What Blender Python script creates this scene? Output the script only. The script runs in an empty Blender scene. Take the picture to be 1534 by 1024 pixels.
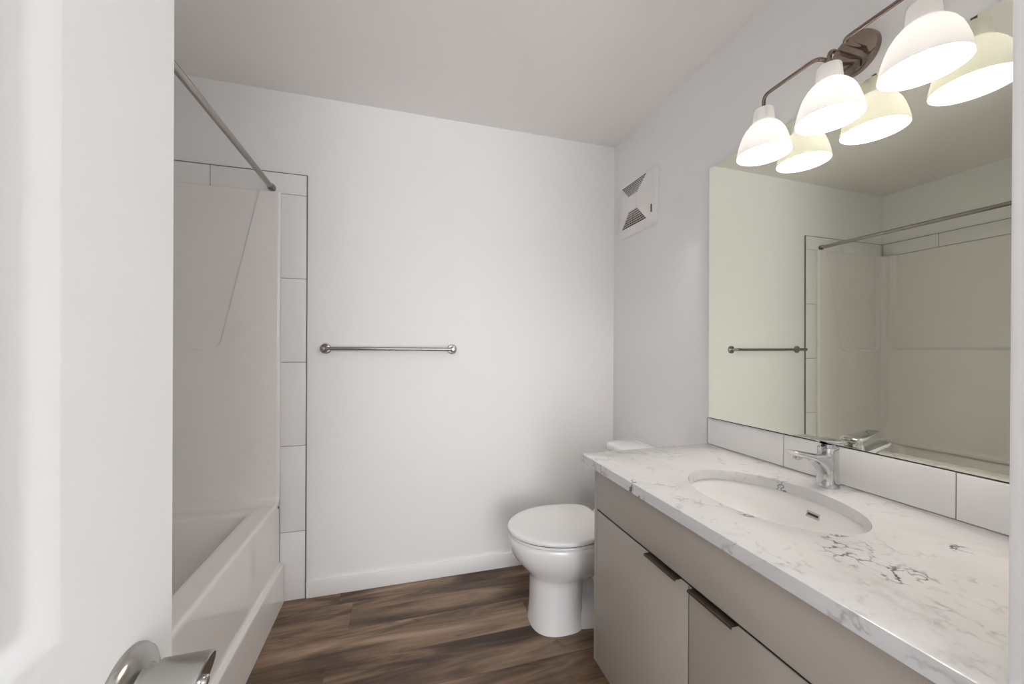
import bpy, bmesh, math, random
from mathutils import Vector, Matrix
random.seed(4)
PI = math.pi
scn = bpy.context.scene
COL = scn.collection

# ------------------------------------------------------------------ camera
CAM = Vector((-1.2403, -1.9885, 1.2121))
yaw, pitch, roll, FPX = 0.2685, -0.0015, 0.0053, 553.53
fw = Vector((math.sin(yaw) * math.cos(pitch), math.cos(yaw) * math.cos(pitch), math.sin(pitch)))
r0 = fw.cross(Vector((0, 0, 1))).normalized()
u0 = r0.cross(fw)
rr = r0 * math.cos(roll) + u0 * math.sin(roll)
uu = u0 * math.cos(roll) - r0 * math.sin(roll)
cd = bpy.data.cameras.new('camera')
cam = bpy.data.objects.new('camera', cd)
COL.objects.link(cam)
M = Matrix((rr, uu, -fw)).transposed().to_4x4()
M.translation = CAM
cam.matrix_world = M
cd.sensor_width = 36
cd.lens = FPX / 1534 * 36
cd.shift_x = 12.53 / 1534
cd.shift_y = 12.12 / 1534
cd.clip_start = 0.02
scn.camera = cam

# ------------------------------------------------------------------ world, exposure
world = bpy.data.worlds.new('hall_daylight')
scn.world = world
world.use_nodes = True
bg = world.node_tree.nodes['Background']
bg.inputs[0].default_value = (0.94, 0.97, 1.0, 1)
bg.inputs[1].default_value = 4.3
BULB = 72.0
# the sky enters by an unseen window, added at the hall's far end for light
pl = bpy.data.lights.new('added_window_portal', 'AREA')
pl.shape = 'RECTANGLE'
pl.size, pl.size_y = 1.24, 1.9
pl.cycles.is_portal = True
po = bpy.data.objects.new('added_window_portal', pl)
COL.objects.link(po)
po.location = (-1.0, -4.66, 1.25)
po.rotation_euler = (math.radians(90), 0, 0)
scn.view_settings.view_transform = 'Standard'
scn.view_settings.look = 'None'
scn.view_settings.gamma = 1
scn.view_settings.use_curve_mapping = False
scn.view_settings.exposure = 1.12
scn.cycles.max_bounces = 14
scn.cycles.diffuse_bounces = 10
scn.cycles.glossy_bounces = 6
scn.cycles.use_denoising = True
scn.cycles.sample_clamp_indirect = 6


# ------------------------------------------------------------------ materials
def mat(name, color, rough=0.5, metal=0.0, spec=0.5, coat=0.0, emit=None, bump=None, aniso=None):
    m = bpy.data.materials.new(name)
    m.use_nodes = True
    nt = m.node_tree
    b = nt.nodes['Principled BSDF']
    b.inputs['Base Color'].default_value = (*color, 1)
    b.inputs['Roughness'].default_value = rough
    b.inputs['Metallic'].default_value = metal
    b.inputs['Specular IOR Level'].default_value = spec
    b.inputs['Coat Weight'].default_value = coat
    b.inputs['Coat Roughness'].default_value = 0.05
    if emit:
        b.inputs['Emission Color'].default_value = (*emit[0], 1)
        b.inputs['Emission Strength'].default_value = emit[1]
    if bump:
        scale, strength, dist = bump
        tc = nt.nodes.new('ShaderNodeTexCoord')
        n = nt.nodes.new('ShaderNodeTexNoise')
        n.inputs['Scale'].default_value = scale
        n.inputs['Detail'].default_value = 3
        bp = nt.nodes.new('ShaderNodeBump')
        bp.inputs['Strength'].default_value = strength
        bp.inputs['Distance'].default_value = dist
        nt.links.new(tc.outputs['Object'], n.inputs['Vector'])
        nt.links.new(n.outputs['Fac'], bp.inputs['Height'])
        nt.links.new(bp.outputs['Normal'], b.inputs['Normal'])
    return m


def brushed(name, color, rough, axis_scale):
    m = mat(name, color, rough, 1.0)
    nt = m.node_tree
    b = nt.nodes['Principled BSDF']
    tc = nt.nodes.new('ShaderNodeTexCoord')
    mp = nt.nodes.new('ShaderNodeMapping')
    mp.inputs['Scale'].default_value = axis_scale
    n = nt.nodes.new('ShaderNodeTexNoise')
    n.inputs['Scale'].default_value = 1.0
    n.inputs['Detail'].default_value = 4
    mr = nt.nodes.new('ShaderNodeMapRange')
    mr.inputs['To Min'].default_value = rough * 0.75
    mr.inputs['To Max'].default_value = rough * 1.3
    nt.links.new(tc.outputs['Object'], mp.inputs['Vector'])
    nt.links.new(mp.outputs['Vector'], n.inputs['Vector'])
    nt.links.new(n.outputs['Fac'], mr.inputs['Value'])
    nt.links.new(mr.outputs['Result'], b.inputs['Roughness'])
    return m


WALL = mat('wall_paint', (0.865, 0.865, 0.868), 0.55, bump=(260, 0.08, 0.001))
CEIL = mat('ceiling_paint', (0.90, 0.875, 0.86), 0.8, bump=(180, 0.12, 0.001))
TRIM = mat('trim_paint', (0.86, 0.85, 0.845), 0.35)
DOORP = mat('door_paint', (0.77, 0.775, 0.78), 0.55, spec=0.25)
TILE = mat('white_tile', (0.85, 0.845, 0.84), 0.16, bump=(9, 0.03, 0.002))
GROUT = mat('grout', (0.33, 0.31, 0.29), 0.9)
EDGE = mat('edge_metal', (0.25, 0.23, 0.21), 0.4, 0.8)
ACRYL = mat('tub_acrylic', (0.845, 0.822, 0.810), 0.08, coat=0.3)
PORC = mat('porcelain', (0.87, 0.865, 0.86), 0.08, coat=0.5)
SEATP = mat('seat_plastic', (0.84, 0.835, 0.83), 0.18)
NICKEL = brushed('brushed_nickel', (0.38, 0.35, 0.325), 0.22, (40, 400, 400))
DNICKEL = brushed('polished_nickel_dark', (0.30, 0.245, 0.205), 0.08, (50, 50, 50))
SATIN = brushed('satin_nickel', (0.42, 0.405, 0.385), 0.24, (60, 300, 300))
CHROME = mat('chrome', (0.66, 0.66, 0.67), 0.04, 1.0)
BRONZE = brushed('bronze_pull', (0.16, 0.125, 0.10), 0.35, (200, 20, 200))
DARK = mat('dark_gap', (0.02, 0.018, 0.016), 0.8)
DARKFILL = mat('dark_hole', (0.04, 0.035, 0.03), 0.5)
CAB = mat('cabinet_taupe', (0.415, 0.375, 0.33), 0.42, bump=(600, 0.03, 0.0005))
SHADEM = mat('shade_opal', (0.88, 0.88, 0.87), 0.45)


def opal(m, t):
    nt = m.node_tree
    b, out = nt.nodes['Principled BSDF'], nt.nodes['Material Output']
    tr = nt.nodes.new('ShaderNodeBsdfTranslucent')
    tr.inputs['Color'].default_value = (0.95, 0.95, 0.95, 1)
    mx = nt.nodes.new('ShaderNodeMixShader')
    mx.inputs[0].default_value = t
    nt.links.new(b.outputs[0], mx.inputs[1])
    nt.links.new(tr.outputs[0], mx.inputs[2])
    nt.links.new(mx.outputs[0], out.inputs['Surface'])


opal(SHADEM, 0.125)
BULBM = mat('bulb_glow', (1, 1, 1), 0.4, emit=((1.0, 0.91, 0.84), BULB))
MIRROR = mat('mirror_silver', (0.81, 0.825, 0.715), 0.0, 1.0)
VENTP = mat('vent_plastic', (0.87, 0.855, 0.84), 0.4)
VENTD = mat('vent_inside', (0.10, 0.075, 0.055), 0.9)


def nodes_of(m):
    return m.node_tree.nodes, m.node_tree.links, m.node_tree.nodes['Principled BSDF']


class G:
    """tiny node helper"""
    def __init__(s, m):
        s.N, s.L, s.b = nodes_of(m)

    def new(s, t, **kw):
        n = s.N.new(t)
        for k, v in kw.items():
            setattr(n, k, v)
        return n

    def put(s, inp, v):
        if hasattr(v, 'is_output'):
            s.L.new(v, inp)
        else:
            inp.default_value = v

    def math(s, op, a, b=0.0, c=0.0, clamp=False):
        n = s.new('ShaderNodeMath', operation=op, use_clamp=clamp)
        for i, v in enumerate((a, b, c)):
            s.put(n.inputs[i], v)
        return n.outputs[0]

    def noise(s, vec, scale, detail=4, rough=0.5, dist=0.0):
        n = s.new('ShaderNodeTexNoise')
        s.put(n.inputs['Vector'], vec)
        n.inputs['Scale'].default_value = scale
        n.inputs['Detail'].default_value = detail
        n.inputs['Roughness'].default_value = rough
        n.inputs['Distortion'].default_value = dist
        return n

    def ramp(s, fac, stops):
        n = s.new('ShaderNodeValToRGB')
        s.put(n.inputs[0], fac)
        e = n.color_ramp.elements
        while len(e) > 1:
            e.remove(e[-1])
        e[0].position = stops[0][0]
        e[0].color = (*stops[0][1], 1)
        for p, c in stops[1:]:
            q = e.new(p)
            q.color = (*c, 1)
        return n.outputs[0]

    def mix(s, fac, a, b, mode='MIX'):
        n = s.new('ShaderNodeMix', data_type='RGBA', blend_type=mode)
        s.put(n.inputs[0], fac)
        for i, v in ((6, a), (7, b)):
            if isinstance(v, tuple):
                v = (*v, 1)
            s.put(n.inputs[i], v)
        return n.outputs[2]

    def comb(s, x, y, z):
        n = s.new('ShaderNodeCombineXYZ')
        for i, v in enumerate((x, y, z)):
            s.put(n.inputs[i], v)
        return n.outputs[0]


def floor_material():
    m = mat('vinyl_plank', (0.2, 0.12, 0.08), 0.33)
    g = G(m)
    tc = g.new('ShaderNodeTexCoord')
    sep = g.new('ShaderNodeSeparateXYZ')
    g.L.new(tc.outputs['Object'], sep.inputs[0])
    x, y = sep.outputs[0], sep.outputs[1]
    PW, PL = 0.181, 1.22
    ry = g.math('DIVIDE', g.math('ADD', y, 0.094), PW)
    row = g.math('FLOOR', ry)
    fy = g.math('FRACT', ry)
    wn = g.new('ShaderNodeTexWhiteNoise', noise_dimensions='1D')
    g.L.new(row, wn.inputs['W'])
    rx = g.math('ADD', g.math('DIVIDE', x, PL), g.math('MULTIPLY', wn.outputs[0], 7.3))
    idx = g.math('FLOOR', rx)
    fx = g.math('FRACT', rx)
    wn2 = g.new('ShaderNodeTexWhiteNoise', noise_dimensions='2D')
    g.L.new(g.comb(row, idx, 0.0), wn2.inputs['Vector'])
    tone = wn2.outputs[0]
    off = g.math('MULTIPLY', tone, 40.0)
    broad = g.noise(g.comb(g.math('MULTIPLY', x, 1.0), g.math('ADD', g.math('MULTIPLY', y, 6.5), off), off), 1.7, 4, 0.55, 0.7)
    grain = g.noise(g.comb(g.math('MULTIPLY', x, 3.0), g.math('ADD', g.math('MULTIPLY', y, 60.0), off), off), 1.5, 6, 0.62, 0.7)
    knot = g.noise(g.comb(g.math('MULTIPLY', x, 2.2), g.math('ADD', g.math('MULTIPLY', y, 8.0), off), off), 2.0, 5, 0.65, 0.9)
    f = g.math('ADD', g.math('MULTIPLY', broad.outputs[0], 0.70), g.math('MULTIPLY', grain.outputs[0], 0.14))
    f = g.math('ADD', f, g.math('MULTIPLY', g.math('SUBTRACT', tone, 0.5), 0.17))
    c = g.ramp(f, [(0.30, (0.042, 0.021, 0.010)), (0.38, (0.105, 0.060, 0.032)), (0.455, (0.205, 0.130, 0.079)), (0.57, (0.35, 0.25, 0.175))])
    kn = g.ramp(knot.outputs[0], [(0.60, (0, 0, 0)), (0.72, (1, 1, 1))])
    c = g.mix(g.math('MULTIPLY', kn, 0.75), c, (0.045, 0.024, 0.014))
    gap = g.math('LESS_THAN', g.math('MINIMUM', fy, g.math('SUBTRACT', 1.0, fy)), 0.005)
    gapx = g.math('LESS_THAN', fx, 0.0012)
    gp = g.math('MAXIMUM', gap, gapx)
    c = g.mix(g.math('MULTIPLY', gp, 0.55), c, (0.04, 0.022, 0.013))
    g.L.new(c, g.b.inputs['Base Color'])
    bp = g.new('ShaderNodeBump')
    bp.inputs['Strength'].default_value = 0.12
    bp.inputs['Distance'].default_value = 0.001
    g.L.new(grain.outputs[0], bp.inputs['Height'])
    g.L.new(bp.outputs[0], g.b.inputs['Normal'])
    return m


def quartz_material():
    m = mat('white_quartz', (0.82, 0.81, 0.80), 0.14)
    g = G(m)
    tc = g.new('ShaderNodeTexCoord')
    geo = tc.outputs['Object']
    warp = g.noise(geo, 9.0, 4, 0.6)
    add = g.new('ShaderNodeVectorMath', operation='MULTIPLY_ADD')
    g.L.new(warp.outputs['Color'], add.inputs[0])
    add.inputs[1].default_value = (0.10, 0.10, 0.10)
    g.L.new(geo, add.inputs[2])
    warp2 = g.noise(geo, 34.0, 3, 0.6)
    add2 = g.new('ShaderNodeVectorMath', operation='MULTIPLY_ADD')
    g.L.new(warp2.outputs['Color'], add2.inputs[0])
    add2.inputs[1].default_value = (0.040, 0.040, 0.040)
    g.L.new(add.outputs[0], add2.inputs[2])
    warped = add2.outputs[0]

    def veins(scale, thr, seed):
        mp = g.new('ShaderNodeMapping')
        mp.inputs['Location'].default_value = (seed, seed * 1.7, 0)
        mp.inputs['Rotation'].default_value = (0, 0, 0.5)
        mp.inputs['Scale'].default_value = (1.25, 0.85, 1.0)
        g.L.new(warped, mp.inputs[0])
        v = g.new('ShaderNodeTexVoronoi', feature='DISTANCE_TO_EDGE')
        g.L.new(mp.outputs[0], v.inputs['Vector'])
        v.inputs['Scale'].default_value = scale
        n = g.new('ShaderNodeMapRange', interpolation_type='SMOOTHSTEP')
        g.L.new(v.outputs['Distance'], n.inputs['Value'])
        n.inputs['From Min'].default_value = 0.0
        n.inputs['From Max'].default_value = thr
        n.inputs['To Min'].default_value = 1.0
        n.inputs['To Max'].default_value = 0.0
        return n.outputs[0]

    def blob(cx, cy, rx, ry, rot=0.0):
        """a patch of crackle at a fixed place in the slab"""
        mp = g.new('ShaderNodeMapping', vector_type='TEXTURE')
        mp.inputs['Location'].default_value = (cx, cy, 0)
        mp.inputs['Rotation'].default_value = (0, 0, rot)
        mp.inputs['Scale'].default_value = (rx, ry, 0.2)
        g.L.new(geo, mp.inputs[0])
        ln = g.new('ShaderNodeVectorMath', operation='LENGTH')
        g.L.new(mp.outputs[0], ln.inputs[0])
        n = g.new('ShaderNodeMapRange', interpolation_type='SMOOTHSTEP')
        g.L.new(ln.outputs['Value'], n.inputs['Value'])
        n.inputs['From Min'].default_value = 0.45
        n.inputs['From Max'].default_value = 1.0
        n.inputs['To Min'].default_value = 1.0
        n.inputs['To Max'].default_value = 0.0
        return n.outputs[0]

    m1 = g.ramp(g.noise(geo, 6.5, 3, 0.6).outputs[0], [(0.52, (0, 0, 0)), (0.68, (1, 1, 1))])
    m2 = g.ramp(g.noise(geo, 16.0, 3, 0.6).outputs[0], [(0.50, (0, 0, 0)), (0.66, (1, 1, 1))])
    soft = g.math('MULTIPLY', veins(8.0, 0.14, 3.1), m1)
    fine = g.math('MULTIPLY', veins(17.0, 0.09, 8.2), g.math('MULTIPLY', m2, 0.8))
    brk = g.ramp(g.noise(geo, 26.0, 2, 0.5).outputs[0], [(0.40, (0, 0, 0)), (0.55, (1, 1, 1))])
    crack = g.math('MULTIPLY', veins(21.0, 0.085, 5.0), brk)
    patches = None
    for p in BLOBS:
        q = blob(*p)
        patches = q if patches is None else g.math('MAXIMUM', patches, q)
    crack = g.math('MULTIPLY', crack, patches)
    base = g.ramp(g.noise(geo, 3.0, 4, 0.6).outputs[0], [(0.3, (0.61, 0.61, 0.615)), (0.7, (0.70, 0.70, 0.705))])
    speck = g.ramp(g.noise(geo, 320.0, 2, 0.5).outputs[0], [(0.62, (0, 0, 0)), (0.75, (1, 1, 1))])
    c = g.mix(g.math('MULTIPLY', soft, 0.42), base, (0.36, 0.33, 0.32))
    c = g.mix(g.math('MULTIPLY', fine, 0.62), c, (0.26, 0.23, 0.22))
    c = g.mix(g.math('MULTIPLY', speck, 0.10), c, (0.45, 0.43, 0.42))
    c = g.mix(g.math('MULTIPLY', crack, 0.92), c, (0.05, 0.045, 0.05))
    g.L.new(c, g.b.inputs['Base Color'])
    return m


# patches of dark crackle in the slab, object coordinates of the counter (origin at its left back corner)
BLOBS = [(-0.395, -0.74, 0.10, 0.055, 0.5), (-0.40, -0.83, 0.06, 0.05, 0.2), (-0.435, -0.565, 0.045, 0.03, 0.3),
         (-0.18, -0.80, 0.03, 0.025, 0.0), (-0.585, -0.33, 0.03, 0.06, 0.0), (-0.12, -0.86, 0.03, 0.02, 0.3),
         (-0.135, -0.42, 0.025, 0.05, 0.0)]
FLOORM = floor_material()
QUARTZ = quartz_material()


# ------------------------------------------------------------------ mesh building
class MB:
    def __init__(s):
        s.bm = bmesh.new()

    def add(s, verts, faces):
        vs = [s.bm.verts.new(v) for v in verts]
        for f in faces:
            try:
                s.bm.faces.new([vs[i] for i in f])
            except ValueError:
                pass
        return s

    def box(s, a, b, bev=0.0, seg=2):
        x0, x1 = sorted((a[0], b[0])); y0, y1 = sorted((a[1], b[1])); z0, z1 = sorted((a[2], b[2]))
        t = bmesh.new()
        bmesh.ops.create_cube(t, size=1.0)
        for v in t.verts:
            v.co = Vector(((x0 + x1) / 2 + v.co.x * (x1 - x0), (y0 + y1) / 2 + v.co.y * (y1 - y0), (z0 + z1) / 2 + v.co.z * (z1 - z0)))
        if bev:
            bmesh.ops.bevel(t, geom=t.edges[:], offset=bev, segments=seg, affect='EDGES', profile=0.5)
        s.merge(t)
        return s

    def merge(s, t):
        t.verts.index_update()
        vs = [s.bm.verts.new(v.co) for v in t.verts]
        for f in t.faces:
            s.bm.faces.new([vs[v.index] for v in f.verts])
        t.free()

    def rings(s, rings, cap0=True, cap1=True, closed=True):
        R = [[s.bm.verts.new(p) for p in r] for r in rings]
        n = len(R[0])
        for i in range(len(R) - 1):
            for k in range(n if closed else n - 1):
                k2 = (k + 1) % n
                s.bm.faces.new((R[i][k], R[i][k2], R[i + 1][k2], R[i + 1][k]))
        if cap0:
            s.bm.faces.new(R[0][::-1])
        if cap1:
            s.bm.faces.new(R[-1])
        return s

    def lathe(s, prof, o, axis='z', n=40, cap0=True, cap1=True):
        o = Vector(o)
        rings = []
        for r, h in prof:
            ring = []
            for k in range(n):
                a = 2 * PI * k / n
                c, d = r * math.cos(a), r * math.sin(a)
                if axis == 'z': p = Vector((c, d, h))
                elif axis == 'x': p = Vector((h, c, d))
                else: p = Vector((d, h, c))
                ring.append(o + p)
            rings.append(ring)
        return s.rings(rings, cap0, cap1)

    def tube(s, pts, r, n=16, caps=True):
        pts = [Vector(p) for p in pts]
        rad = r if isinstance(r, (list, tuple)) else [r] * len(pts)
        rings = []
        up = None
        for i, p in enumerate(pts):
            d = (pts[min(i + 1, len(pts) - 1)] - pts[max(i - 1, 0)]).normalized()
            if up is None:
                up = Vector((0, 0, 1)) if abs(d.z) < 0.9 else Vector((0, 1, 0))
            a = d.cross(up).normalized()
            b = a.cross(d).normalized()
            up = b
            rings.append([p + a * (math.cos(2 * PI * k / n) * rad[i]) + b * (math.sin(2 * PI * k / n) * rad[i]) for k in range(n)])
        return s.rings(rings, caps, caps)


def fillet(pts, rad, n=7):
    """round the corners of a polyline"""
    pts = [Vector(p) for p in pts]
    out = [pts[0]]
    for i in range(1, len(pts) - 1):
        a, b, c = pts[i - 1], pts[i], pts[i + 1]
        r = min(rad, (a - b).length * 0.49, (c - b).length * 0.49)
        p0 = b + (a - b).normalized() * r
        p1 = b + (c - b).normalized() * r
        for k in range(n + 1):
            t = k / n
            out.append(p0 * (1 - t) ** 2 + b * 2 * t * (1 - t) + p1 * t * t)
    out.append(pts[-1])
    return out


def finish(name, mb, m, parent=None, origin=None, angle=38, smooth=True):
    bm = mb.bm if isinstance(mb, MB) else mb
    bmesh.ops.recalc_face_normals(bm, faces=bm.faces[:])
    if parent is not None:
        o = Vector((0, 0, 0))
        p = parent
        while p is not None:
            o += p.location
            p = p.parent
    else:
        if origin is None:
            xs = [v.co for v in bm.verts]
            origin = (sum(c.x for c in xs) / len(xs), sum(c.y for c in xs) / len(xs), min(c.z for c in xs))
        o = Vector(origin)
    for v in bm.verts:
        v.co -= o
    if smooth:
        for f in bm.faces:
            f.smooth = True
        for e in bm.edges:
            if len(e.link_faces) == 2 and e.calc_face_angle(0) > math.radians(angle):
                e.smooth = False
    me = bpy.data.meshes.new(name)
    bm.to_mesh(me)
    bm.free()
    me.materials.append(m)
    ob = bpy.data.objects.new(name, me)
    COL.objects.link(ob)
    if parent is not None:
        ob.parent = parent
    else:
        ob.location = o
    return ob


def struct(name, mb, m, parent=None, **kw):
    o = finish(name, mb, m, parent, **kw)
    if parent is None:
        o['kind'] = 'structure'
    return o


def tag(o, label, cat, group=None):
    o['label'] = label
    o['category'] = cat
    if group:
        o['group'] = group
    return o


def thing(name, label, cat, loc, group=None):
    o = bpy.data.objects.new(name, None)
    o.empty_display_size = 0.05
    COL.objects.link(o)
    o.location = loc
    return tag(o, label, cat, group)


def rounded_rect(x0, x1, y0, y1, r, z, n):
    """n points per corner, plus points along the sides, always the same count"""
    pts = []
    cs = [(x1 - r, y1 - r, 0), (x0 + r, y1 - r, PI / 2), (x0 + r, y0 + r, PI), (x1 - r, y0 + r, 1.5 * PI)]
    for cx, cy, a0 in cs:
        for k in range(n):
            a = a0 + PI / 2 * k / (n - 1)
            pts.append(Vector((cx + r * math.cos(a), cy + r * math.sin(a), z)))
    return pts


# ------------------------------------------------------------------ the room
H = 2.44
XL, XR = -2.56, 0.0            # left (tub) wall, right (mirror) wall
YE = -1.52                     # tub end wall
YV = -1.745                    # return wall at the vanity's end
YF = -2.37                     # entry wall with the doorway
XC0, XC1 = -1.497, -0.60       # passage between tub end wall and return wall
T = 0.1
struct('floor', MB().box((XL - T, 0.1, -0.06), (XR + T, -4.72, 0)), FLOORM, origin=(0, 0, 0))
struct('ceiling', MB().box((XL - T, 0.1, H), (XR + T, -4.72, H + 0.06)), CEIL)
struct('wall_back', MB().box((XL - T, 0, 0), (XR + T, T, H)), WALL)
struct('wall_right', MB().box((XR, 0, 0), (XR + T, YF - 0.12, H)), WALL)
struct('wall_left', MB().box((XL - T, 0, 0), (XL, YE - T, H)), WALL)
struct('wall_tub_end', MB().box((XL - T, YE, 0), (XC0, YF, H), 0.004), WALL)
struct('wall_return', MB().box((XC1, YV, 0), (XR, YF, H), 0.004), WALL)
mb = MB()
mb.box((XL - T, YF, 0), (-1.50, YF - 0.12, H))
mb.box((-0.60, YF, 0), (XR, YF - 0.12, H))
struct('wall_front', mb, WALL)
# unseen hall behind the camera, its end window added to brighten the room
struct('wall_hall_left', MB().box((-1.75, YF - 0.12, 0), (-1.65, -4.72, H)), WALL)
struct('wall_hall_right', MB().box((-0.35, YF - 0.12, 0), (-0.25, -4.72, H)), WALL)
mb = MB()
mb.box((-1.65, -4.62, 0), (-0.35, -4.72, 0.3))
mb.box((-1.65, -4.62, 2.2), (-0.35, -4.72, H))
struct('wall_hall_end', mb, WALL)
# baseboards
mb = MB().box((-1.684, 0, 0), (0, -0.012, 0.078), 0.002)
struct('baseboard_back', mb, TRIM)
mb = MB().box((0, -0.012, 0), (-0.012, -0.797, 0.078), 0.002)
struct('baseboard_right', mb, TRIM)


# ------------------------------------------------------------------ open door on the left
def panel_door():
    X1 = -1.445                 # face towards the room
    X0 = X1 - 0.036
    Y1, Y0 = -1.5745, -2.335    # latch edge, hinge edge
    Z0, Z1 = 0.012, 2.035
    bm = MB()
    ys = (Y0 + 0.118, Y1 - 0.118)
    panels = [(1.028, 1.915), (0.25, 0.83)]
    # stiles and rails on the face, leaving the panels open
    zs = [Z0, 0.25, 0.83, 1.028, 1.915, Z1]
    yl = [Y0, ys[0], ys[1], Y1]
    b = 0.0025
    for i in range(5):
        for j in range(3):
            if j == 1 and i in (1, 3):
                continue
            bm.add([(X1, yl[j] + (0), zs[i]), (X1, yl[j + 1] - (b if j == 2 else 0), zs[i]), (X1, yl[j + 1] - (b if j == 2 else 0), zs[i + 1]), (X1, yl[j], zs[i + 1])], [(0, 1, 2, 3)])
    for z0, z1 in panels:
        prof = [(0, 0), (0.002, -0.0003), (0.013, -0.0048), (0.017, -0.0056), (0.021, -0.0054), (0.036, -0.0015), (0.040, -0.001)]
        rings = []
        for ins, d in prof:
            rings.append([(X1 + d, ys[0] + ins, z0 + ins), (X1 + d, ys[1] - ins, z0 + ins), (X1 + d, ys[1] - ins, z1 - ins), (X1 + d, ys[0] + ins, z1 - ins)])
        bm.rings(rings, False, True)
    # edges and back
    bm.add([(X1, Y1 - b, Z0), (X1, Y1 - b, Z1), (X1 - b, Y1, Z1), (X1 - b, Y1, Z0), (X0, Y1, Z1), (X0, Y1, Z0), (X0, Y0, Z1), (X0, Y0, Z0), (X1, Y0, Z1), (X1, Y0, Z0)],
           [(0, 1, 2, 3), (3, 2, 4, 5), (5, 4, 6, 7), (7, 6, 8, 9), (1, 8, 6, 4, 2), (0, 3, 5, 7, 9)])
    bmesh.ops.remove_doubles(bm.bm, verts=bm.bm.verts[:], dist=0.0002)
    door = struct('door_1', bm, DOORP, origin=(X0, Y0, 0), angle=20)
    # lever handle: rose, hub with slanted end, lever arm, privacy button
    c = Vector((X1, -1.637, 0.943))
    rose = finish('rose', MB().lathe([(0.0345, 0), (0.0345, 0.002), (0.0325, 0.0055), (0.028, 0.0085), (0.0225, 0.0102), (0.0195, 0.0115), (0.0185, 0.014), (0.018, 0.020)], c, 'x', 56), SATIN, door)
    hb = MB()
    n = 40
    R_ = 0.0205
    rings = []
    for t, k, sl in ((0.0195, 0.93, 0), (0.0200, 1.0, 0), (0.047, 1.0, 0.0), (0.0495, 0.985, 0.0), (0.0505, 0.93, 0.0)):
        ring = []
        for i in range(n):
            a = 2 * PI * i / n
            dy, dz = R_ * k * math.cos(a), R_ * k * math.sin(a)
            ring.append(c + Vector((t + dz * (0.28 if t > 0.03 else 0), dy, dz)))
        rings.append(ring)
    hb.rings(rings)
    hub = finish('lever', hb, SATIN, door)
    arm = MB()
    rings = []
    for y, w, h, x in ((0.004, 0.0085, 0.0125, 0.037), (-0.02, 0.008, 0.012, 0.038), (-0.06, 0.0065, 0.0115, 0.041), (-0.095, 0.0055, 0.011, 0.041), (-0.112, 0.005, 0.010, 0.037), (-0.116, 0.003, 0.007, 0.036)):
        rings.append([c + Vector((x + w * math.cos(2 * PI * i / 20), y, h * math.sin(2 * PI * i / 20))) for i in range(20)])
    arm.rings(rings)
    finish('lever_arm', arm, SATIN, hub)
    bt = MB().lathe([(0.0062, 0.046), (0.0062, 0.0505), (0.0050, 0.0512)], c, 'x', 24)
    finish('button_ring', bt, DARKFILL, hub)
    bt = MB().lathe([(0.0042, 0.047), (0.0042, 0.0535), (0.0030, 0.0545)], c, 'x', 24)
    finish('privacy_button', bt, CHROME, hub)
    hg = MB().lathe([(0.006, 1.78), (0.006, 1.88)], (X1 + 0.004, Y0 - 0.006, 0), 'z', 16)
    finish('hinge', hg, SATIN, door)
    hg = MB().lathe([(0.006, 0.20), (0.006, 0.30)], (X1 + 0.004, Y0 - 0.006, 0), 'z', 16)
    finish('hinge', hg, SATIN, door)
    return door


panel_door()


# ------------------------------------------------------------------ bathtub
def sstep(a, b, x):
    t = min(1, max(0, (x - a) / (b - a)))
    return t * t * (3 - 2 * t)


def bathtub():
    root = thing('bathtub', 'glossy white alcove bathtub with a stepped front apron', 'bathtub', (-2.17, -0.76, 0))
    ZR = 0.484
    y0, y1 = YE + 0.001, -0.001
    # apron: profile in x,z swept along y
    prof = [(-1.865, ZR - 0.001), (-1.835, ZR - 0.0005), (-1.815, ZR), (-1.811, ZR), (-1.8065, ZR - 0.001), (-1.8030, ZR - 0.0035), (-1.8010, ZR - 0.007), (-1.8003, ZR - 0.012),
            (-1.8000, ZR - 0.020), (-1.7990, 0.30), (-1.7985, 0.205), (-1.7983, 0.195), (-1.7975, 0.190), (-1.7955, 0.1875), (-1.7850, 0.1845), (-1.7825, 0.1825), (-1.7812, 0.178), (-1.7808, 0.170), (-1.7800, 0.08), (-1.7795, 0.0), (-1.85, 0.0)]
    ap = MB()
    rows = [[(x, y, z) for x, z in prof] for y in (y0, -1.1, -0.7, -0.35, -0.0095)]
    ap.rings(rows, False, False, closed=False)
    finish('apron', ap, ACRYL, root, angle=50)
    # deck and basin
    n = 9
    dk = MB()
    x0, x1 = XL + 0.001, -1.865
    def ring(ins, r, z, dx1=0.0, dxl=0.0, dye=0.0, dyn=0.0):
        return rounded_rect(x0 + ins[0], x1 - ins[1], y0 + ins[2], y1 - ins[3], r, z, n)
    outer = []
    for p in rounded_rect(x0, x1, y0, y1, 0.0005, ZR - 0.001, n):
        outer.append(p)
    rings = [outer,
             ring((0.045, 0.022, 0.08, 0.105), 0.045, ZR - 0.001),
             ring((0.052, 0.028, 0.087, 0.112), 0.05, ZR - 0.005),
             ring((0.057, 0.033, 0.093, 0.118), 0.055, ZR - 0.018),
             ring((0.066, 0.042, 0.12, 0.135), 0.07, ZR - 0.12),
             ring((0.078, 0.055, 0.17, 0.155), 0.085, 0.22),
             ring((0.092, 0.070, 0.21, 0.175), 0.10, 0.14),
             ring((0.125, 0.10, 0.25, 0.21), 0.10, 0.108),
             ring((0.17, 0.15, 0.32, 0.28), 0.10, 0.10)]
    dk.rings(rings, False, True)
    finish('basin', dk, ACRYL, root, angle=50)
    dr = MB().lathe([(0.032, 0.099), (0.032, 0.103), (0.022, 0.104)], (-2.2, -1.28, 0), 'z', 28)
    finish('drain', dr, CHROME, root)
    cl = MB().lathe([(0.006, -0.003), (0.006, 0.0022), (0.004, 0.003)], (-1.8005, -0.028, 0.462), 'x', 20)
    finish('apron_plug', cl, DARKFILL, root)


bathtub()


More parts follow.
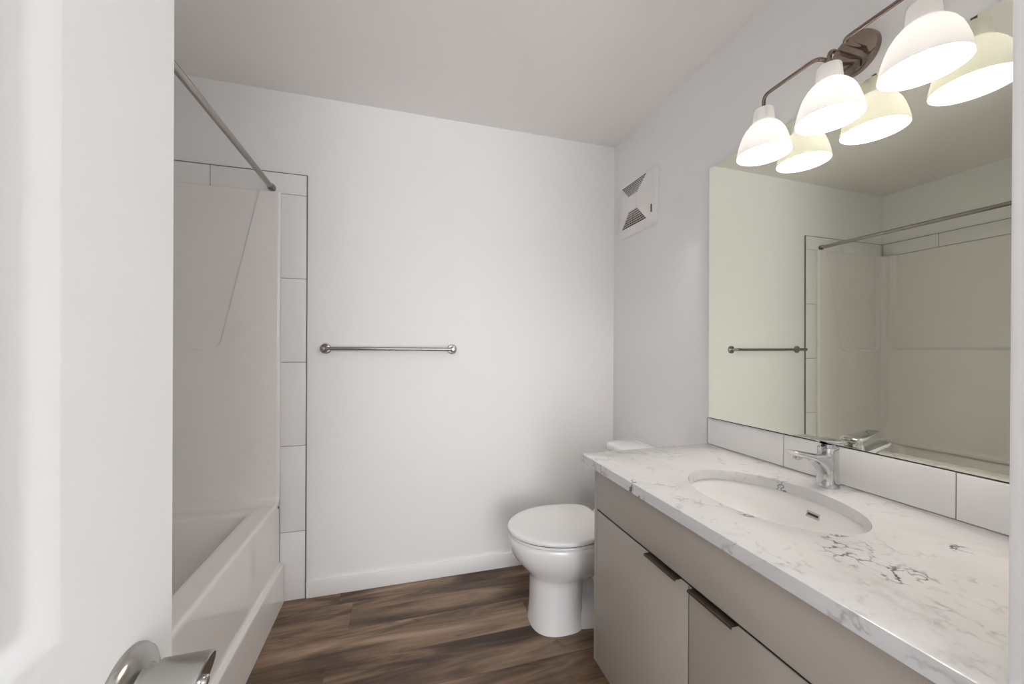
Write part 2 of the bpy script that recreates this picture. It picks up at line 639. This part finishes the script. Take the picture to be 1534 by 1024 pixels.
def heightfield(us, vs, f):
    """grid; f(u, v) -> point"""
    mb = MB()
    V = [[mb.bm.verts.new(f(u, v)) for v in vs] for u in us]
    for i in range(len(us) - 1):
        for j in range(len(vs) - 1):
            mb.bm.faces.new((V[i][j], V[i + 1][j], V[i + 1][j + 1], V[i][j + 1]))
    # skirt to the wall is part of f through its border rows
    return mb


def lin(a, b, n):
    return [a + (b - a) * i / n for i in range(n + 1)]


def smax(a, b, k):
    h = max(k - abs(a - b), 0) / k
    return max(a, b) + h * h * k / 4


def surround():
    endp = ('surround_panel', 'glossy white moulded surround panel on the back wall over the tub end', 'surround panel')
    sidep = ('surround_panel', 'long glossy white surround panel along the tub, seen in the mirror', 'surround panel')
    ZT = 1.9505
    Z0 = 0.484
    # end panel on the back wall
    th = 0.026
    def f(x, z):
        # recess: left of the slanted crease and above the ledge
        d1 = ((x + 1.888) * 0.72 - (z - 1.948) * 0.155) / 0.7365      # >0 right of the crease
        d2 = 1.205 - z
        d = smax(d1, d2, 0.05)
        d = smax(d, -2.475 - x, 0.05)
        h = th - 0.014 * (1 - sstep(-0.006, 0.007, d))
        # rounded right edge and rounded top
        e = min(x_edge - x, 0.012)
        h = h - (0.012 - math.sqrt(max(0, 0.012 ** 2 - (0.012 - max(0, e)) ** 2)))
        e = min(ZT - z, 0.003)
        h = h - (0.003 - math.sqrt(max(0, 0.003 ** 2 - (0.003 - max(0, e)) ** 2)))
        # cove down to the tub deck and into the corner
        e = max(0, 0.035 - (z - Z0))
        h += 0.035 - math.sqrt(max(0, 0.035 ** 2 - e * e))
        return (x, -max(h, 0.0) - 0.0005, z)
    x_edge = -1.797
    us = lin(XL + 0.0415, -2.15, 40) + lin(-2.15, -1.815, 84)[1:] + [-1.811, -1.808, -1.805, -1.802, -1.800, -1.798, -1.7973, x_edge]
    vs = [Z0, Z0 + 0.004, Z0 + 0.009, Z0 + 0.015, Z0 + 0.022, Z0 + 0.03] + lin(Z0 + 0.04, 1.14, 40) + lin(1.14, 1.28, 40)[1:] + lin(1.28, 1.936, 90)[1:] + [1.942, 1.9475, 1.9485, 1.9497, ZT]
    mb = heightfield(us, vs, f)
    # return of the free edge to the wall
    mb.add([(x_edge, -0.0145, Z0), (x_edge, -0.0145, ZT), (x_edge, -0.0005, ZT), (x_edge, -0.0005, Z0)], [(0, 1, 2, 3)])
    tag(finish(endp[0], mb, ACRYL, None, angle=60), *endp[1:])
    # long panel on the left wall
    def g(y, z):
        d = smax(smax(y + 0.085, -(y + 1.44), 0.05), 1.215 - z, 0.04)
        h = 0.040 - 0.028 * (1 - sstep(-0.012, 0.012, d))
        e = min(ZT - z, 0.010)
        h = h - (0.010 - math.sqrt(max(0, 0.010 ** 2 - (0.010 - max(0, e)) ** 2)))
        e = max(0, 0.035 - (z - Z0))
        h += 0.035 - math.sqrt(max(0, 0.035 ** 2 - e * e))
        e = max(0, 0.03 - (-y - 0.026)) if y < -0.026 else 0.03
        h += (0.03 - math.sqrt(max(0, 0.03 ** 2 - e * e))) * (1 if y < -0.0262 else 0)
        return (XL + h + 0.0005, y, z)
    us = lin(-0.0005, -0.14, 48) + lin(-0.14, -1.38, 60)[1:] + lin(-1.38, YE + 0.001, 24)[1:]
    vs = [Z0, Z0 + 0.004, Z0 + 0.009, Z0 + 0.015, Z0 + 0.022, Z0 + 0.03] + lin(Z0 + 0.04, 1.16, 40) + lin(1.16, 1.27, 36)[1:] + lin(1.27, 1.934, 60)[1:] + [1.937, 1.941, 1.945, 1.948, ZT]
    tag(finish(sidep[0], heightfield(us, vs, g), ACRYL, None, angle=60), *sidep[1:])


surround()


# ------------------------------------------------------------------ tile border round the surround
def tile_border():
    ZT, ZB = 2.047, 1.951
    th = 0.008
    g = 0.0016
    bv = 0.0012
    root = thing('tile_border', 'border of long white tiles with dark edge strip on the back wall', 'tile border', (-1.74, 0, 0))
    t = MB()
    for a, b in ((-1.6875, -2.0875), (-2.0875, -2.49), (-2.49, -2.56 + 0.009)):
        t.box((a - g, -0.0005, ZB), (b + g, -th, ZT), bv)
    z = [ZB - 0.001, 1.548, 1.146, 0.743, 0.33, 0.0]
    for a, b in zip(z[:-1], z[1:]):
        t.box((-1.6875 - g, -0.0005, a - g), (-1.7968, -th, b + g), bv)
    finish('tiles', t, TILE, root)
    gr = MB()
    gr.box((-1.6876, -0.0005, 0.0005), (-1.7967, -th + 0.0022, ZT - 0.001))
    gr.box((-1.7966, -0.0005, ZB), (XL + th, -th + 0.0022, ZT - 0.001))
    finish('grout', gr, GROUT, root)
    ed = MB()
    ed.box((-1.6848, -0.0005, 0.0005), (-1.6878, -th - 0.001, ZT + 0.0028))
    ed.box((-1.6878, -0.0005, ZT), (XL + 0.0095, -th - 0.001, ZT + 0.0028))
    finish('edge_strip', ed, EDGE, root)
    root = thing('tile_border', 'row of long white tiles above the long surround panel, seen in the mirror', 'tile border', (XL, -0.76, ZB))
    t = MB()
    for a, b in ((-0.009, -0.327), (-0.327, -0.73), (-0.73, -1.135), (-1.135, -1.519)):
        t.box((XL + 0.0005, a - g, ZB), (XL + th, b + g, ZT), bv)
    finish('tiles', t, TILE, root)
    finish('grout', MB().box((XL + 0.0005, -0.009, ZB), (XL + th - 0.0022, YE + 0.001, ZT - 0.001)), GROUT, root)
    finish('edge_strip', MB().box((XL + 0.0005, -0.0095, ZT), (XL + th + 0.001, YE + 0.001, ZT + 0.0028)), EDGE, root)


tile_border()


# ------------------------------------------------------------------ curtain rod, towel bar
def curtain_rod():
    x, z = -1.836, 1.970
    root = thing('shower_curtain_rod', 'bare brushed metal shower curtain rod spanning above the tub', 'curtain rod', (x, -0.76, z))
    finish('rod', MB().tube([(x, -0.012, z), (x, YE + 0.012, z)], 0.0118, 24), NICKEL, root)
    for s, y in ((1, -0.008), (-1, YE)):
        prof = [(0.0165, 0), (0.0175, 0.003), (0.0175, 0.012), (0.0165, 0.020), (0.0125, 0.024)]
        finish('end_cup', MB().lathe([(r, -h * s) for r, h in prof], (x, y, z), 'y', 28), NICKEL, root)


curtain_rod()


def towel_bar():
    z, y = 1.212, -0.062
    root = thing('towel_bar', 'brushed nickel towel bar with round posts on the white wall', 'towel bar', (-1.292, 0, z))
    finish('bar', MB().tube([(-1.602, y, z), (-0.982, y, z)], 0.0085, 20), NICKEL, root)
    for x in (-1.602, -0.982):
        prof = [(0.0250, 0), (0.0250, 0.009), (0.0235, 0.0108), (0.0205, 0.0115), (0.0125, 0.0118), (0.0105, 0.013), (0.0100, 0.02), (0.0100, 0.066), (0.0095, 0.0705), (0.0080, 0.0725), (0.004, 0.073)]
        finish('post', MB().lathe([(r, -h) for r, h in prof], (x, 0, z), 'y', 36), NICKEL, root)


towel_bar()


# ------------------------------------------------------------------ exhaust fan grille
def fan_grille():
    ya, yb, za, zb = -0.072, -0.402, 1.852, 2.152
    root = thing('fan_grille', 'square beige white exhaust fan cover high on the wall beside the mirror', 'vent cover', (0, -0.237, za))
    fr = MB()
    iy0, iy1, iz0, iz1 = -0.112, -0.334, 1.898, 2.136
    # frame plate as a rounded slab with the grille standing in its middle
    ring = lambda ins, x, r: [Vector((x, p.x, p.y)) for p in rounded_rect(yb + ins, ya - ins, za + ins, zb - ins, r, 0, 8)]
    inner = lambda x: [Vector((x, p.x, p.y)) for p in rounded_rect(iy1, iy0, iz0, iz1, 0.003, 0, 8)]
    fr.rings([ring(0, 0, 0.018), ring(0, -0.010, 0.018), ring(0.002, -0.014, 0.017), ring(0.006, -0.017, 0.015), inner(-0.020), inner(-0.006)], False, True)
    finish('frame', fr, VENTP, root)
    # four sloping faces up to the centre plate
    xo, xi = -0.0205, -0.0245
    cy0, cy1, cz0, cz1 = -0.181, -0.257, 1.980, 2.064
    side = MB()
    side.add([(xo, iy0, iz0), (xo, iy0, iz1), (xi, cy0, cz1), (xi, cy0, cz0)], [(0, 1, 2, 3)])
    side.add([(xo, iy1, iz0), (xo, iy1, iz1), (xi, cy1, cz1), (xi, cy1, cz0)], [(0, 1, 2, 3)])
    finish('side_face', side, VENTP, root)
    finish('centre_plate', MB().box((xi, cy0, cz0), (xi - 0.003, cy1, cz1), 0.001), VENTP, root)
    back = MB()
    back.add([(xo + 0.004, iy0, iz1), (xo + 0.004, iy1, iz1), (xi + 0.004, cy1, cz1), (xi + 0.004, cy0, cz1)], [(0, 1, 2, 3)])
    back.add([(xo + 0.004, iy0, iz0), (xo + 0.004, iy1, iz0), (xi + 0.004, cy1, cz0), (xi + 0.004, cy0, cz0)], [(0, 1, 2, 3)])
    finish('duct_opening', back, VENTD, root)
    n = 7
    for (zo, zi) in ((iz1, cz1), (iz0, cz0)):
        lv = MB()
        for k in range(n + 1):
            t = (k + 0.0) / n
            x = xo + (xi - xo) * t
            z = zo + (zi - zo) * t
            a = iy0 + (cy0 - iy0) * t
            b = iy1 + (cy1 - iy1) * t
            lv.box((x + 0.003, a, z - 0.0008), (x - 0.0008, b, z + 0.0008))
        for k in range(1, 12):      # fine vertical ribs
            y0 = iy0 + (iy1 - iy0) * k / 12
            y1 = cy0 + (cy1 - cy0) * k / 12
            lv.tube([(xo, y0, zo), (xi, y1, zi)], 0.0008, 5)
        finish('louvre', lv, VENTP, root)
    wh = MB().box((-0.016, -0.366, 1.918), (-0.021, -0.374, 1.958), 0.002)
    finish('dial_slot', wh, VENTD, root)
    wh = MB().box((-0.016, -0.357, 1.914), (-0.022, -0.365, 1.962), 0.002)
    finish('dial', wh, VENTP, root)


fan_grille()


# ------------------------------------------------------------------ toilet
def egg(cx, cy, xf, xb, w, z, n=48, p=2.0, pb=2.6, nb=0.0):
    """egg outline: front tip xf (towards -x), back xb, half width w, widest at cx"""
    pts = []
    for k in range(n):
        a = 2 * PI * k / n
        c, s = math.cos(a), math.sin(a)
        if c < 0:
            e = p
            x = cx - (cx - xf) * abs(c) ** (2 / e)
        else:
            e = pb
            x = cx + (xb - cx) * abs(c) ** (2 / e)
        ww = w * (1 - nb * max(0, (x - cx) / (xb - cx)) ** 2)
        y = cy + ww * math.copysign(abs(s) ** (2 / e), s)
        pts.append(Vector((x, y, z)))
    return pts


def toilet():
    cy = -0.438
    root = thing('toilet', 'white two-piece toilet with closed lid beside the vanity', 'toilet', (-0.45, cy, 0))
    b = MB()
    # pedestal column up into the bowl
    R_ = [(-0.56, -0.688, -0.452, 0.113, 0.0, 2.5, 3.0), (-0.56, -0.688, -0.452, 0.113, 0.010, 2.5, 3.0), (-0.56, -0.685, -0.453, 0.110, 0.022, 2.5, 3.0), (-0.56, -0.680, -0.456, 0.105, 0.10, 2.5, 3.0),
          (-0.56, -0.680, -0.452, 0.103, 0.19, 2.5, 3.0), (-0.56, -0.682, -0.44, 0.105, 0.213, 2.4, 2.8), (-0.54, -0.692, -0.36, 0.122, 0.230, 2.15, 2.6),
          (-0.53, -0.722, -0.30, 0.145, 0.262, 2.0, 2.5), (-0.52, -0.752, -0.27, 0.165, 0.296, 2.0, 2.5), (-0.52, -0.771, -0.25, 0.177, 0.328, 2.0, 2.6),
          (-0.52, -0.779, -0.24, 0.1825, 0.352, 2.0, 2.8), (-0.52, -0.781, -0.24, 0.184, 0.372, 2.0, 2.8), (-0.52, -0.780, -0.235, 0.1835, 0.387, 2.0, 2.8), (-0.52, -0.774, -0.235, 0.179, 0.3925, 2.0, 2.8)]
    b.rings([egg(c, cy, f, bk, w, z, 56, p, pb) for c, f, bk, w, z, p, pb in R_])
    finish('bowl', b, PORC, root, angle=60)
    # rear foot, web and trapway
    ft = MB()
    ft.rings([[Vector((x, p.y, z)) for x, p in zip([q.x for q in egg(-0.33, cy, -0.56, -0.09, w, 0, 40, 3, 3)], egg(-0.33, cy, -0.56, -0.09, w, 0, 40, 3, 3))] for w, z in ((0.108, 0.0), (0.108, 0.015), (0.105, 0.040), (0.098, 0.065), (0.072, 0.085), (0.028, 0.11), (0.028, 0.30), (0.075, 0.36))])
    finish('rear_base', ft, PORC, root, angle=60)
    for s in (-1,):
        tr = MB()
        path = fillet([(-0.35, cy, 0.20), (-0.31, cy, 0.11), (-0.25, cy, 0.25), (-0.19, cy, 0.27), (-0.15, cy, 0.05)], 0.07, 8)
        tr.tube(path, 0.062, 24)
        finish('trapway', tr, PORC, root, angle=60)
    sh = MB().box((-0.27, cy - 0.15, 0.30), (-0.02, cy + 0.15, 0.392), 0.02, 3)
    finish('tank_shelf', sh, PORC, root)
    # seat and lid
    st = MB()
    st.rings([egg(-0.53, cy, -0.779 + d, -0.338 - d, 0.1835 - d, z, 56, 2.0, 5, 0.22) for d, z in ((0.005, 0.3945), (0.001, 0.3965), (0.0, 0.400), (0.001, 0.4045), (0.005, 0.4065))])
    finish('seat', st, SEATP, root, angle=60)
    ld = MB()
    L = lambda d, z: egg(-0.53, cy, -0.786 + d, -0.338 - d, 0.1895 - d, z, 96, 2.0, 8, 0.22)
    ld.rings([L(0.006, 0.4125), L(0.002, 0.4135), L(0.0, 0.416), L(0.0, 0.424), L(0.0015, 0.4275), L(0.005, 0.4305), L(0.012, 0.4325), L(0.03, 0.434), L(0.08, 0.436), L(0.14, 0.437)])
    finish('lid', ld, SEATP, root, angle=60)
    gp = MB()
    gp.rings([egg(-0.53, cy, -0.774, -0.345, 0.178, z, 56, 2.0, 5, 0.22) for z in (0.406, 0.413)])
    finish('lid_gap_shade', gp, DARKFILL, root)  # near-black slab drawn as the shade between seat and lid
    for s in (-1, 1):
        finish('hinge', MB().lathe([(0.013, 0.392), (0.014, 0.40), (0.014, 0.425), (0.009, 0.430)], (-0.318, cy + s * 0.075, 0), 'z', 24), SEATP, root)
    # tank
    tk = MB()
    def tr_(ins, z, r=0.035):
        return rounded_rect(-0.195 + ins * 0.5, -0.018, cy - 0.190 + ins, cy + 0.190 - ins, r, z, 8)
    tk.rings([tr_(0.03, 0.393), tr_(0.012, 0.42), tr_(0.004, 0.55), tr_(0.0, 0.69)])
    finish('tank', tk, PORC, root, angle=50)
    tl = MB()
    def tl_(ins, z, r=0.04):
        return rounded_rect(-0.208 + ins, -0.010 - ins, cy - 0.200 + ins, cy + 0.200 - ins, r, z, 8)
    tl.rings([tl_(0.004, 0.691), tl_(0.0, 0.696), tl_(0.0, 0.718), tl_(0.003, 0.726), tl_(0.010, 0.731), tl_(0.022, 0.7335)])
    finish('tank_lid', tl, PORC, root, angle=60)
    lv = MB().lathe([(0.011, 0), (0.011, -0.012), (0.008, -0.016)], (-0.195, cy + 0.14, 0.64), 'x', 20)
    lv.tube([(-0.207, cy + 0.14, 0.64), (-0.209, cy + 0.075, 0.632)], [0.006, 0.005], 12)
    finish('flush_lever', lv, CHROME, root)


toilet()


# ------------------------------------------------------------------ vanity
ZC = 0.825
def vanity():
    root = thing('vanity_cabinet', 'taupe grey slab-front vanity cabinet under the quartz counter', 'cabinet', (-0.29, -1.27, 0))
    xf = -0.571
    ya, yb = -0.797, YV + 0.002
    zb, zt = 0.106, ZC - 0.030
    c = MB()
    c.box((-0.553, ya - 0.018, zb), (-0.003, yb, zb + 0.018))
    c.box((-0.03, ya - 0.018, zb), (-0.014, yb, zt))
    c.box((-0.553, yb + 0.018, 0.0), (-0.003, yb, zt))
    finish('carcass', c, CAB, root)
    s = MB()
    s.box((xf, ya, zb), (-0.013, ya - 0.016, zt - 0.0005), 0.0008)
    s.box((xf + 0.07, ya, 0), (-0.013, ya - 0.016, zb + 0.001))
    finish('side_panel', s, CAB, root)
    k = MB().box((xf + 0.075, ya - 0.017, 0), (xf + 0.09, yb, zb - 0.001))
    finish('toe_kick', k, CAB, root)
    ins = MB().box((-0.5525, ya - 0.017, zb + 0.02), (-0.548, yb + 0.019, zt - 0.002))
    finish('gap_shade_sheet', ins, DARK, root)  # dark sheet behind the fronts, stands in for the shade inside their gaps
    finish('gap_shade_strip', MB().box((xf + 0.003, -1.2485 + 0.0026, zb + 0.002), (xf + 0.016, -1.2485 - 0.0026, 0.64)), DARK, root)  # these dark strips are painted shade filling the gaps between doors and false front
    finish('gap_shade_strip', MB().box((xf + 0.003, ya - 0.0165, 0.6475 - 0.0026), (xf + 0.02, yb + 0.003, 0.6475 + 0.0045)), DARK, root)
    d0, dm, d1 = ya - 0.0185, -1.2485, yb + 0.003
    zg = 0.6475
    f = MB().box((xf, d0, zg + 0.0035), (xf + 0.018, d1, zt - 0.006), 0.0012)
    finish('false_front', f, CAB, root)
    for a, b, h0, h1 in ((d0, dm + 0.0018, -1.100, -1.222), (dm - 0.0018, d1, -1.262, -1.384)):
        dr = finish('door', MB().box((xf, a, zb), (xf + 0.018, b, zg - 0.003), 0.0012), CAB, root)
        p = MB()
        # folded tab pull hooked over the door's top edge
        prof = [(xf + 0.014, zg - 0.0026), (xf + 0.014, zg - 0.0010), (xf - 0.016, zg - 0.0010), (xf - 0.0170, zg - 0.002), (xf - 0.0170, zg - 0.0065), (xf - 0.0155, zg - 0.0065), (xf - 0.0155, zg - 0.0035), (xf - 0.014, zg - 0.0026)]
        p.rings([[(x, y, z) for x, z in prof] for y in (h0, h1)])
        finish('pull', p, BRONZE, dr)
    return root


vanity()

SX, SY, SA, SB = -0.297, -1.2197, 0.1599, 0.2139     # sink centre, half axes along x and y


def counter():
    x0, x1, y0, y1 = -0.591, -0.001, YV + 0.001, -0.728
    zt, zb = ZC, ZC - 0.030
    N = 96
    def rect(ins, z):
        out = []
        for k in range(N):
            a = 2 * PI * k / N
            dx, dy = math.cos(a), math.sin(a)
            t = 1e9
            if dx > 1e-9: t = min(t, (x1 - ins - SX) / dx)
            if dx < -1e-9: t = min(t, (x0 + ins - SX) / dx)
            if dy > 1e-9: t = min(t, (y1 - ins - SY) / dy)
            if dy < -1e-9: t = min(t, (y0 + ins - SY) / dy)
            out.append(Vector((SX + dx * t, SY + dy * t, z)))
        # snap the nearest points to the corners
        for cx_, cy_ in ((x0 + ins, y0 + ins), (x0 + ins, y1 - ins), (x1 - ins, y0 + ins), (x1 - ins, y1 - ins)):
            best = min(range(N), key=lambda i: (out[i].x - cx_) ** 2 + (out[i].y - cy_) ** 2)
            out[best] = Vector((cx_, cy_, z))
        return out
    def ell(g, z):
        return [Vector((SX + (SA + g) * math.cos(2 * PI * k / N), SY + (SB + g) * math.sin(2 * PI * k / N), z)) for k in range(N)]
    mb = MB()
    mb.rings([ell(0, zb), ell(0, zt - 0.002), ell(0.0007, zt - 0.0006), ell(0.002, zt), rect(0.002, zt), rect(0.0006, zt - 0.0006), rect(0, zt - 0.002), rect(0, zb), ell(0, zb)], False, False)
    bmesh.ops.remove_doubles(mb.bm, verts=mb.bm.verts[:], dist=1e-5)
    o = finish('countertop', mb, QUARTZ, None, origin=(0, -0.728, zb), angle=30)
    tag(o, 'white quartz countertop with dark grey veins on the vanity', 'countertop')


counter()


def sink():
    root = thing('sink', 'oval white undermount basin set into the quartz counter', 'sink', (SX, SY, ZC - 0.18))
    zb = ZC - 0.0305
    prof = [(1.10, 0.0), (1.048, 0.0), (1.036, -0.002), (1.012, -0.008), (0.995, -0.03), (0.955, -0.065), (0.88, -0.098), (0.76, -0.122), (0.58, -0.136), (0.36, -0.143), (0.14, -0.146)]
    N = 80
    mb = MB()
    inner = [[Vector((SX + SA * s * math.cos(2 * PI * k / N), SY + SB * s * math.sin(2 * PI * k / N), zb + h)) for k in range(N)] for s, h in prof]
    outer = [[Vector((SX + (SA * s + 0.010) * math.cos(2 * PI * k / N), SY + (SB * s + 0.010) * math.sin(2 * PI * k / N), zb + h - 0.012)) for k in range(N)] for s, h in prof[::-1]]
    mb.rings(inner + outer, False, False)
    finish('bowl', mb, PORC, root, angle=60)
    d = MB().lathe([(0.030, -0.1475), (0.030, -0.1435), (0.024, -0.142), (0.018, -0.144)], (SX, SY, zb), 'z', 28)
    finish('drain', d, CHROME, root)
    # overflow slot in the rear wall of the basin
    a = OVER_A
    s, h = 0.990, -0.037
    c = Vector((SX + SA * s * math.cos(a), SY + SB * s * math.sin(a), zb + h))
    nrm = Vector((-math.cos(a) / SA, -math.sin(a) / SB, 0)).normalized()
    nrm = (nrm + Vector((0, 0, 0.3))).normalized()
    tan = Vector((-nrm.y, nrm.x, 0)).normalized()
    up = nrm.cross(tan).normalized()
    if up.z < 0: up = -up
    def slot(w, hh, d0, d1):
        m_ = MB()
        pts = [(-w, -hh), (w, -hh), (w, hh), (-w, hh)]
        m_.rings([[c + tan * p + up * q + nrm * dd for p, q in pts] for dd in (d0, d1)])
        return m_
    finish('overflow_plate', slot(0.017, 0.0085, -0.006, 0.0022), CHROME, root)
    finish('overflow_hole', slot(0.0135, 0.0032, 0.0, 0.0030), DARKFILL, root)


OVER_A = -0.05
sink()


def faucet():
    bx, by = -0.064, -1.216
    z0 = ZC
    root = thing('faucet', 'chrome single-lever faucet standing behind the sink', 'faucet', (bx, by, z0))
    b = MB()
    N = 36
    def ring(cx, rx, ry, z, tilt=0.0, p=2.4):
        out = []
        for k in range(N):
            a = 2 * PI * k / N
            c, s = math.cos(a), math.sin(a)
            x = math.copysign(abs(c) ** (2 / p), c) * rx
            y = math.copysign(abs(s) ** (2 / p), s) * ry
            out.append(Vector((cx + x, by + y, z0 + z + x * tilt)))
        return out
    b.rings([ring(bx, 0.0275, 0.0255, 0.0), ring(bx, 0.0275, 0.0255, 0.004), ring(bx + 0.0005, 0.0262, 0.0245, 0.012), ring(bx + 0.001, 0.0245, 0.0235, 0.040), ring(bx + 0.001, 0.0235, 0.0230, 0.075),
             ring(bx + 0.001, 0.0235, 0.0230, 0.098), ring(bx + 0.001, 0.0235, 0.0230, 0.112, 0.10), ring(bx + 0.001, 0.0222, 0.0218, 0.115, 0.12)])
    body = finish('body', b, CHROME, root, angle=40)
    # spout: sections along -x, rising to the tip
    sp = MB()
    def sec(x, zc, h, w, lean=0.0, n=24, p=3.2):
        out = []
        for k in range(n):
            a = 2 * PI * k / n
            c, s = math.cos(a), math.sin(a)
            yy = math.copysign(abs(c) ** (2 / p), c) * w
            zz = math.copysign(abs(s) ** (2 / p), s) * h
            out.append(Vector((bx + x + zz * lean, by + yy, z0 + zc + zz)))
        return out
    sp.rings([sec(-0.008, 0.060, 0.034, 0.0215), sec(-0.022, 0.070, 0.025, 0.0215, 0.25), sec(-0.034, 0.078, 0.018, 0.021, 0.3), sec(-0.052, 0.0865, 0.0125, 0.0205, 0.25), sec(-0.075, 0.0935, 0.0100, 0.0200, 0.1),
              sec(-0.100, 0.0995, 0.0090, 0.0195), sec(-0.125, 0.1045, 0.0085, 0.0190, -0.2), sec(-0.134, 0.1060, 0.0080, 0.0180, -0.4), sec(-0.137, 0.1065, 0.0060, 0.0165, -0.4)])
    spout = finish('spout', sp, CHROME, root, angle=40)
    ae = MB().lathe([(0.0105, 0.101), (0.0105, 0.089), (0.0085, 0.0875)], (bx - 0.116, by, z0), 'z', 24)
    finish('aerator', ae, CHROME, spout)
    # cartridge neck and lever blade
    nk = MB().rings([ring(bx + 0.001, 0.019, 0.019, 0.112), ring(bx + 0.001, 0.019, 0.019, 0.124, 0.05)])
    finish('cartridge_neck', nk, CHROME, root)
    lv = MB()
    def bl(x, z, w, h, n=24, p=3.0):
        out = []
        for k in range(n):
            a = 2 * PI * k / n
            c, s = math.cos(a), math.sin(a)
            out.append(Vector((bx + x, by + math.copysign(abs(c) ** (2 / p), c) * w, z0 + z + math.copysign(abs(s) ** (2 / p), s) * h)))
        return out
    lv.rings([bl(0.0275, 0.128, 0.017, 0.005), bl(0.025, 0.128, 0.0215, 0.0075), bl(0.012, 0.1295, 0.0235, 0.009), bl(-0.006, 0.131, 0.0235, 0.0085), bl(-0.020, 0.1335, 0.0225, 0.0065),
              bl(-0.036, 0.137, 0.0205, 0.0042), bl(-0.056, 0.141, 0.0185, 0.0032), bl(-0.074, 0.145, 0.0165, 0.0028), bl(-0.084, 0.1475, 0.0145, 0.0024), bl(-0.087, 0.148, 0.012, 0.0015)])
    lev = finish('lever', lv, CHROME, root, angle=40)
    finish('lever_plug', MB().lathe([(0.004, 0), (0.004, -0.004)], (bx - 0.0185, by, z0 + 0.119), 'x', 16), DARKFILL, root)


faucet()


def backsplash():
    root = thing('backsplash', 'single row of long white tiles behind the counter', 'backsplash', (0, -1.2, ZC))
    t = MB()
    g = 0.0011
    zt = 0.934
    for a, b in ((-0.7275, -1.047), (-1.047, -1.4455), (-1.4455, YV)):
        t.box((0, a - (g if a < -0.73 else 0), ZC + 0.002), (-0.010, b + g, zt), 0.0014)
    finish('tiles', t, TILE, root)
    gr = MB().box((0, -0.7285, ZC + 0.0002), (-0.0075, YV + 0.001, zt - 0.001))
    finish('grout', gr, GROUT, root)
    e = MB().box((0, -0.7262, ZC + 0.0005), (-0.0103, -0.7275, zt), 0)
    finish('edge_strip', e, EDGE, root)


backsplash()


def mirror():
    # glued a little proud of the wall on its far side: the face leans about a degree
    ya, yb, z0, z1 = -0.742, YV + 0.006, 0.9360, 1.962
    fx = lambda y, z: -0.0135 - 0.016 * (y + 1.1) - 0.004 * (z - 1.4)
    mb = MB()
    b = 0.0
    P = [(fx(y, z), y, z) for y, z in ((ya, z0), (yb, z0), (yb, z1), (ya, z1))]
    B = [(-0.0005, y, z) for y, z in ((ya, z0), (yb, z0), (yb, z1), (ya, z1))]
    root = thing('mirror', 'large frameless wall mirror above the backsplash', 'mirror', (0, -1.2, z0))
    mb.add(P, [(0, 1, 2, 3)])
    finish('glass', mb, MIRROR, root, smooth=False)
    bk = MB().add([(p[0] + 0.0004, p[1], p[2]) for p in P] + B, [(0, 1, 2, 3), (0, 1, 5, 4), (1, 2, 6, 5), (2, 3, 7, 6), (3, 0, 4, 7), (4, 5, 6, 7)])
    finish('backing', bk, EDGE, root, smooth=False)
    q = [(fx(y, z0) - 0.0004, y, z) for y, z in ((ya, z0 - 0.0012), (yb, z0 - 0.0012), (yb, z0 + 0.0016), (ya, z0 + 0.0016))]
    q += [(-0.0005, p[1], p[2]) for p in q]
    ch = MB().add(q, [(0, 1, 2, 3), (0, 1, 5, 4), (1, 2, 6, 5), (2, 3, 7, 6), (3, 0, 4, 7), (4, 5, 6, 7)])
    finish('bottom_strip', ch, DARK, root, smooth=False)  # thin dark strip along the lower edge of the glass


mirror()


# ------------------------------------------------------------------ vanity light
def vanity_light():
    cy, cz = -1.240, 2.052
    xs = -0.105
    zr = 1.852
    root = thing('vanity_light', 'three-shade vanity light with polished nickel arms above the mirror', 'wall light', (0, cy, cz))
    cp = MB().lathe([(0.058, 0), (0.058, -0.012), (0.0565, -0.0165), (0.053, -0.0185), (0.0, -0.019)][:4], (0, cy, cz), 'x', 56)
    finish('canopy', cp, DNICKEL, root)
    zb = 2.045
    ysh = (cy + 0.192, cy, cy - 0.192)
    paths = [[(-0.016, cy + 0.030, zb), (xs, cy + 0.030, zb), (xs, ysh[0], zb), (xs, ysh[0], 1.998)],
             [(-0.016, cy, zb), (xs, cy, zb), (xs, cy, 1.998)],
             [(-0.016, cy - 0.030, zb), (xs, cy - 0.030, zb), (xs, ysh[2], zb), (xs, ysh[2], 1.998)]]
    for p, y in zip(paths, ysh):
        finish('arm', MB().tube(fillet(p, 0.022, 8), 0.0056, 18), DNICKEL, root)
    out = [(0.022, 1.9995), (0.0255, 1.9985), (0.0272, 1.9955), (0.0278, 1.990), (0.0292, 1.972), (0.0304, 1.957), (0.0316, 1.9535), (0.0345, 1.9505), (0.0405, 1.9455), (0.0490, 1.936), (0.0570, 1.922), (0.0640, 1.904), (0.0695, 1.885), (0.0730, 1.868), (0.0750, 1.857), (0.0755, zr)]
    inn = [(0.0738, zr), (0.0722, 1.862), (0.0692, 1.882), (0.0648, 1.902), (0.0585, 1.920), (0.050, 1.935), (0.040, 1.947), (0.030, 1.954), (0.0, 1.956)]
    for y in ysh:
        s = MB().lathe([q for q in out if q[0] > 0] + [q for q in inn if q[0] > 0], (xs, y, 0), 'z', 56)
        sh = finish('shade', s, SHADEM, root, angle=50)
        k = MB().lathe([(0.014, 1.956), (0.014, 1.935), (0.013, 1.933)], (xs, y, 0), 'z', 24)
        finish('socket', k, TRIM, sh)
        rad, zc = 0.029, 1.895
        prof = [(0.0125, 1.938), (0.013, 1.932), (0.017, 1.921)]
        for i in range(3, 15):
            a = PI * i / 15
            prof.append((rad * math.sin(a), zc + rad * math.cos(a)))
        prof.append((0.003, zc - rad))
        finish('bulb', MB().lathe(prof, (xs, y, 0), 'z', 28), BULBM, root)


vanity_light()
